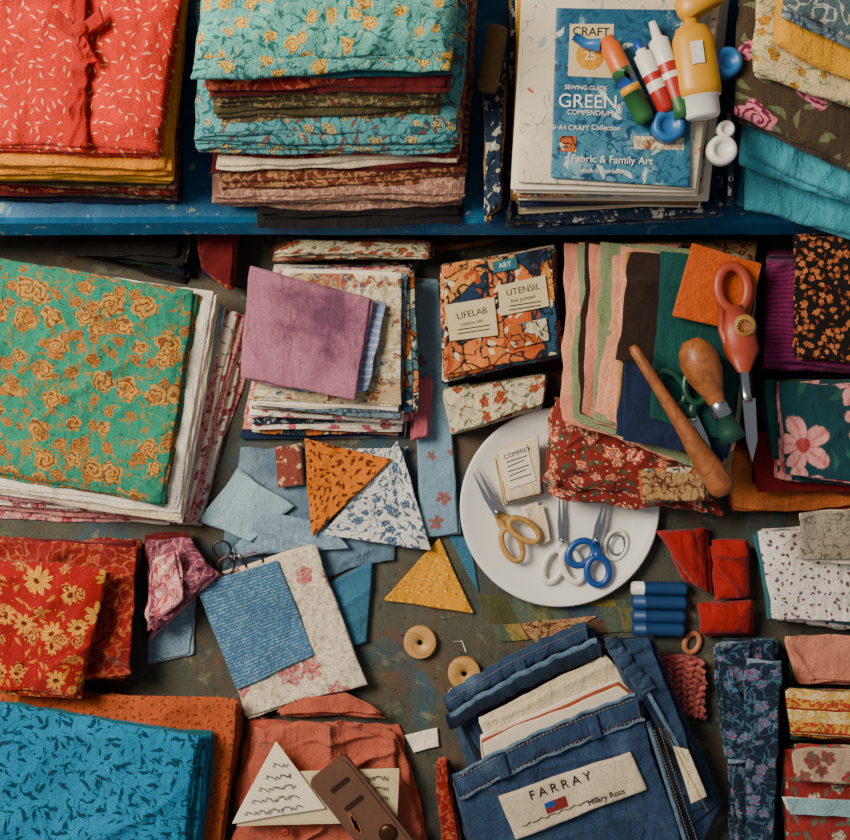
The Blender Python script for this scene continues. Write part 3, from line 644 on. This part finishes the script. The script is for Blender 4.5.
mb.slab([W(x,y,.031) for x,y in [(196,584),(277,560),(316,654),(238,690)]],.0315,.003,bluetex,n=40,seed=8,zseed=8,amp=.001,ridge=.0015,wob=.002)
mb.build('chambray_cloth_with_floral_border')
dst=plain('dark_steel','4a3a40',.35,.8)
scissors('embroidery_scissors',(240,556),(272,548),(222,549),(226,566),.023,dst,8,9,.0018,spread=1.5,bw=2)
mb=MB(); ring(mb,254,562,9,9,0,.023,.0016,dst); mb.build('curtain_ring')

def spool(name,x,y,r):
    mb=MB(); c=W3(x,y,0)
    mb.lathe([(0,.004),(0,r),(.15,r),(.22,r*.7),(.78,r*.7),(.85,r),(.97,r),(1,r*.95),(1,r*.42),(.93,r*.38),(.93,r*.17),(.4,r*.16),(.4,.0003)],c,c+Vector((0,0,.012)),None,seg=40,
      mats=[woodl]*10+[dkbrown]*3); return mb.build(name)
spool('thread_spool',420,641,.0225); spool('thread_spool',464,672,.0225)
mb=MB(); mb.tube([W3(452,688,.002),W3(448,692,.002),W3(455,691,.003),W3(462,689,.003)],.0008,paper); mb.tube([W3(453,642,.002),W3(462,641,.002),W3(466,652,.002)],.0008,paper); mb.build('thread_end')

stack('patchwork_quilt_piece',[(474,594),(640,600),(648,630),(500,642)],None,0,.003,[(patch,1)],wob=.003,ridge=0,mult=1)
stack('faded_patchwork_scrap',[(520,624),(600,614),(560,640),(540,650)],None,.0035,.0055,[(tanpr,1)],wob=.003,ridge=0,mult=1)
stack('teal_cloth_scrap',[(447,535),(470,540),(478,588),(478,592)],None,0,.003,[(medblue,1)],wob=.003,ridge=0,mult=1)

# ---------------------------------------------------------------- denim jeans
mb=MB()
jk=dict(rf=24,wob=.004)
stack_into(mb,[(452,694),(590,628),(690,800),(560,880)],[(444,704),(588,624),(694,802),(480,880)],0,.035,[(denim,1),(denimd,1),(denim,1)],jit=2,topn=50,n=24,tt=.007,amp=.006,ridge=.012,**jk)
stack_into(mb,[(478,716),(606,656),(650,700),(500,770)],None,.042,.050,[(cream,1),(paper,1)],jit=4,amp=.001)
orx=F('orange_edge','a85a3c')
stack_into(mb,[(480,742),(618,684),(640,700),(486,772)],[(480,734),(616,676),(640,700),(486,772)],.050,.057,[(paper,1),(orx,1),(paper,1)],jit=1,amp=.001)
stack_into(mb,[(455,785),(640,705),(690,880),(480,880)],[(452,775),(644,690),(698,880),(476,880)],.059,.087,[(denim,1),(denim,1),(denimd,1),(denim,1)],jit=1,topn=70,n=30,tt=.006,amp=.003,ridge=.008,**jk)
stack_into(mb,[(612,642),(650,640),(706,800),(660,712)],[(604,636),(652,638),(720,805),(698,880)],.036,.078,[(denim,1),(denimd,1),(denim,1),(denim,1)],jit=2,topn=50,n=30,tt=.006,amp=.005,ridge=.012,**jk)
def band(a,b,z,w,mat,t=.007,bow=5):
    n=30
    mb.tube([W3(a[0]+(b[0]-a[0])*i/n+1.2*math.sin(i*.8),a[1]+(b[1]-a[1])*i/n-bow*math.sin(i/n*math.pi)+.9*math.sin(i*1.7),z+.0012*math.sin(i*1.3)) for i in range(n+1)],w,mat,flat=t/w,seg=16,radii=[w*(1+.06*math.sin(i*2.1)) for i in range(n+1)])
band((446,704),(588,630),.040,.013,denim)
band((448,722),(602,648),.052,.011,denimd)
band((450,716),(598,640),.056,.004,denimw,.003)
band((456,786),(640,706),.089,.016,denim,.006)
band((456,775),(636,694),.094,.0025,denimw,.002)
band((460,799),(646,719),.0915,.002,denimw,.002)
band((610,640),(650,690),.082,.010,denim,.006,bow=-3)
def stitches(a,b,z,n=44,bow=0):
    for i in range(n):
        f=i/n; g=f+.55/n
        mb.tube([W3(a[0]+(b[0]-a[0])*f,a[1]+(b[1]-a[1])*f-bow*math.sin(f*math.pi),z),W3(a[0]+(b[0]-a[0])*g,a[1]+(b[1]-a[1])*g-bow*math.sin(g*math.pi),z)],.0005,stitch,seg=5)
stitches((462,797),(644,717),.0945,bow=5); stitches((458,778),(634,699),.0970,bow=5)
stitches((654,730),(696,860),.0925); stitches((659,728),(702,856),.092)
stitches((448,701),(586,628),.0475,bow=5)
stitches((664,728),(708,812),.0875)
mb.tube([W3(648+i*3.0,722+i*9.6,.0905) for i in range(16)],.003,denimw,flat=.5)
mb.tube([W3(624+i*5.2,650+i*9.2,.080) for i in range(16)],.003,denimw,flat=.5)
for (x,y,z) in((500,768,.097),(592,728,.097),(520,674,.048)):
    mb.slab([W(x-5,y-11,z),W(x+4,y-15,z),W(x+10,y+8,z),W(x,y+12,z)],z+.001,.003,denim,n=6,seed=x,amp=0,wob=.0005)
z=.0960
lab=[(498,796),(630,752),(648,790),(516,840)]
mb.slab([W(x,y,z) for x,y in lab],z-.0025,.008,F('label_cream','ccbea4',wr=.5),n=24,seed=77,amp=.0008,wob=.002)
mb.text('F A R R A Y',560,786,z+.0030,.017,19,ink)
mb.text('Hilary Ross',606,797,z+.0030,.011,19,ink)
mb.prism(poly([(544,804),(565,796),(568,806),(547,814)],z+.003),z+.001,z+.0031,F('tag_red','84302c',wr=0))
mb.prism(poly([(544,804),(554,800),(556,805),(546,809)],z+.003),z+.001,z+.0034,bluepl)
mb.tube([W3(522+i*4,826-i*1.5+1.4*math.sin(i*2.3),z+.0030) for i in range(20)],.0005,ink,seg=5)
mb.slab([W(x,y,.086) for x,y in[(672,746),(688,750),(708,796),(692,804)]],.0845,.003,cream,n=8,seed=79,amp=.0005)
mb.build('folded_denim_jeans')
mb=MB()
stack_into(mb,[(657,656),(698,656),(702,718),(688,704)],None,0,.014,[(pinktex,1),(pinktex,1)],jit=1,ridge=.006,wob=.004,rf=30)
for i in range(9):
    y0=658+i*6.5; xl=655+i*3.2
    mb.tube([W3(xl+(704-xl)*j/14,y0+2.2*math.sin(j*1.4+i)+j*.4,.019+.003*math.sin(j*1.9+i*2)) for j in range(15)],.0045,pinktex,flat=.8,radii=[.0042+.0012*math.sin(j*2.6+i) for j in range(15)])
mb.build('pink_ruffled_knit')

# ---------------------------------------------------------------- bottom centre
stack('crumpled_terracotta_shirt',[(256,722),(392,732),(430,870),(228,880)],[(250,722),(398,730),(430,880),(226,880)],0,.04,[(terra,1),(terra,1),(coral,1),(terra,1)],jit=5,wob=.012,amp=.010,ridge=.026,rf=15,topn=90,n=44,low=.6,tt=.007)
stack('folded_terracotta_fabric',[(290,700),(345,696),(385,714),(280,714)],None,.0,.03,[(terra,1),(coral,1)],ridge=.010,jit=2,wob=.006)
stack('folded_coral_fabric',[(436,762),(446,758),(468,880),(446,880)],None,0,.04,[(redpr,1),(coral,1),(white,1),(redpr,1)],jit=2,wob=.003)
stack('small_white_cloth',[(405,735),(438,728),(440,746),(414,752)],None,.001,.005,[(white,1)],wob=.002,mult=1)
mb=MB(); z=.067
mb.slab([W(x,y,z) for x,y in [(262,772),(400,768),(397,822),(236,826)]],z,.0012,paper2,n=14,seed=41,amp=.001,wob=.0008)
tri(mb,(276,741),(326,808),(232,824),z+.005,.0012,paper,seed=40,amp=.0008,wob=.0008)
rr=random.Random(5)
def scrawl(x,y,w,rot,z,n=40,a=3):
    pts=[]
    for i in range(n):
        f=i/n; xx=x+w*f; yy=y+math.tan(rot)*w*f
        pts.append(W3(xx+1.1*math.sin(i*1.9),yy+a*math.sin(i*1.35+math.sin(i*.7)*2)*(.4+.8*rr.random()),z))
    mb.tube(pts,.0006,ink,seg=5)
for i in range(5): scrawl(272-i*7,766+i*12,16+i*11,-.10,z+.0078,12+i*8)
for i in range(4): scrawl(334,780+i*10,56,-.03,z+.003,40,2.4)
mb.build('handwritten_note')
mb=MB(); z=.085
def rrect(a,b,w,cr=6,n=5):
    a=Vector(a);b=Vector(b); d=(b-a).normalized(); nn=Vector((-d.y,d.x)); out=[]
    L=(b-a).length; c=(a+b)/2
    for (su,sv,s0) in((1,1,0),(-1,1,math.pi/2),(-1,-1,math.pi),(1,-1,3*math.pi/2)):
        for i in range(n+1):
            t=s0+math.pi/2*i/n
            u=su*(L/2-cr)+cr*math.cos(t); v=sv*(w-cr)+cr*math.sin(t)
            out.append(c+d*u+nn*v)
    return out
mb.prism(poly(rrect((326,768),(404,866),23),z),z-.010,z,leather)
mb.prism(poly(rrect((328,770),(402,864),20),z),z,z+.0025,leather)
ldk=F('leather_dark','38261a',wr=0)
for i,(x,y) in enumerate([(340,786),(354,804)]):
    mb.prism(poly(rrect((x-9,y+6),(x+9,y-8),2.5,2),z+.003),z+.002,z+.0036,ldk)
for i in range(3):
    mb.prism(poly(rrect((349+i*3,812+i*4),(356+i*3,830+i*2),2,1.5),z+.003),z+.002,z+.0040,woodm)
c=W3(388,832,z); mb.lathe([(0,.012),(.7,.012),(1,.008),(1,.001)],c,c+Vector((0,0,.007)),plain('bronze','5a4028',.35,.8),seg=24)
mb.build('leather_pen_case')
mb=MB(); c=W3(286,831,.05); mb.lathe([(0,.005),(.6,.006),(1,.004),(1,.002),(.6,.001)],c,c+Vector((0,0,.007)),F('button_red','9c4030',wr=0,rough=.4),seg=18); mb.build('shirt_button')

# ---------------------------------------------------------------- right lower
redf=F('red_satin','a41e1a',rough=.75,wr=1)
mb=MB()
kw=dict(jit=2,wob=.005,ridge=.014,rf=26,amp=.007,topn=60,n=40,low=.8,droop=.006)
stack_into(mb,[(656,530),(706,526),(714,594),(694,582),],[(654,530),(706,526),(716,596),(664,576)],0,.034,[(redf,1),(redf,1)],tt=.017,**kw)
stack_into(mb,[(712,542),(746,540),(748,598),(714,600)],None,0,.042,[(redf,1),(redf,1)],tt=.021,**kw)
stack_into(mb,[(698,602),(754,598),(754,632),(704,636)],None,0,.044,[(redf,1),(redf,1)],tt=.022,**kw)
mb.build('puffy_red_cloth')
mb=MB()
for i,y in enumerate((588,602,616,629)):
    z=.011+(.003 if i%2 else 0); a=W3(631+i*.5,y,z); b=W3(687-i,y+1,z)
    mb.lathe([(0,.001),(0,.007),(.04,.0095),(.22,.0095),(.23,.0105),(.25,.0097),(.93,.0097),(1,.008),(1,.001)],a,b,None,mats=[whitepl if i==0 else chalkblue]*3+[chalkblue]*6)
mb.build('blue_marker_set')
mb=MB(); ring(mb,692,643,7,10,.4,.004,.004,plain('peach_plastic','bc7c58',.5)); mb.build('napkin_ring')
mb=MB()
stack_into(mb,[(759,534),(880,524),(880,626),(776,616)],[(758,532),(880,520),(880,628),(770,620)],0,.06,[(polka,1),(polka,1),(tealtrim,1,(-5,0,1)),(polka,1),(white,1),(tealtrim,1,(-4,0,0))],jit=2,wob=.006,ridge=.010,amp=.006,topn=60,n=22,tt=.006)
mb.build('polka_dot_fabric')
stack('folded_grey_cloth',[(802,512),(880,508),(880,560),(800,560)],None,.078,.09,[(F('linen_grey','a89c8a',[('scrib',70,.04,'7c7264')]),1),(cream,1),(white,1)],ridge=.009,wob=.005)
stack('folded_peach_cloth',[(787,638),(880,638),(880,682),(797,682)],None,0.032,.05,[(salmon,1),(peach,1),(salmon,1)],jit=3,ridge=.007,wob=.005)
stack('folded_dark_green_cloth',[(790,646),(880,646),(880,680),(792,680)],None,0,.028,[(darkgreen,1),(darkgreen,1)],jit=1)
mb=MB()
stack_into(mb,[(726,642),(776,640),(770,880),(738,880)],[(724,640),(777,640),(772,880),(734,880)],0,.05,[(navyfl,1),(navyfl,1),(denimd,1),(navyfl,1),(tealtrim,1),(navyfl,1)],jit=3,ridge=.018,wob=.006,rf=26,topn=60,n=28,tt=.006)
stack_into(mb,[(712,644),(748,642),(748,760),(726,760)],None,.052,.066,[(navyfl,1),(denim_pale,1),(navyfl,1)],jit=2,ridge=.010,wob=.005,rf=26,topn=40,n=28,tt=.005)
stack_into(mb,[(744,664),(779,660),(773,880),(750,880)],None,.062,.087,[(navyfl,1),(indigo,1),(navyfl,1),(denim_pale,1),(navyfl,1)],jit=4,ridge=.014,wob=.005,rf=26,topn=60,n=28,tt=.005)
mb.build('folded_navy_floral_cloth')
stack('red_floral_fabric_stack',[(786,750),(880,750),(880,880),(790,880)],[(788,750),(880,750),(880,880),(786,880)],0,.07,[(redbl,1),(rosepr,1),(paleblue,1,(-3,0,0)),(stripe,1),(cream,1),(redbl,1),(pinkpr,1)],jit=2,ridge=.010,wob=.005)
stack('striped_folded_cloth',[(786,690),(880,692),(880,738),(792,736)],[(792,690),(880,690),(880,738),(792,738)],.0,.088,[(stripe,1),(stripe,1),(darkgreen,1),(stripe,1),(redbl,1),(darkgreen,2),(navy,2)],jit=2,ridge=.008,wob=.004)
stack('folded_rose_print_cloth',[(792,750),(880,748),(880,784),(795,782)],None,.080,.094,[(rosepr,1),(redbl,1)],jit=2,ridge=.008,wob=.005)
stack('folded_blue_trim_cloth',[(786,798),(880,802),(880,819),(790,814)],None,.080,.087,[(paleblue,1),(white,1)],jit=2,ridge=.005,wob=.003)

# ---------------------------------------------------------------- camera & light
cam=bpy.data.cameras.new('camera'); co=bpy.data.objects.new('camera',cam); SC.collection.objects.link(co)
co.location=(0,0,H); cam.sensor_width=36; cam.lens=36*H/(850*S); SC.camera=co; cam.clip_start=.01
def area(name,loc,tgt,size,en,col):
    l=bpy.data.lights.new(name,'AREA'); l.size=size; l.energy=en; l.color=col
    o=bpy.data.objects.new(name,l); SC.collection.objects.link(o); o.location=loc
    d=Vector(tgt)-Vector(loc); o.rotation_euler=d.to_track_quat('-Z','Y').to_euler()
area('window_light',(-1.2,.6,1.65),(.02,-.04,0),.8,80,(1,.885,.73))
w=bpy.data.worlds.new('world'); SC.world=w; w.use_nodes=True
bg=w.node_tree.nodes['Background']; bg.inputs[0].default_value=(.9,.93,1,1); bg.inputs[1].default_value=.27
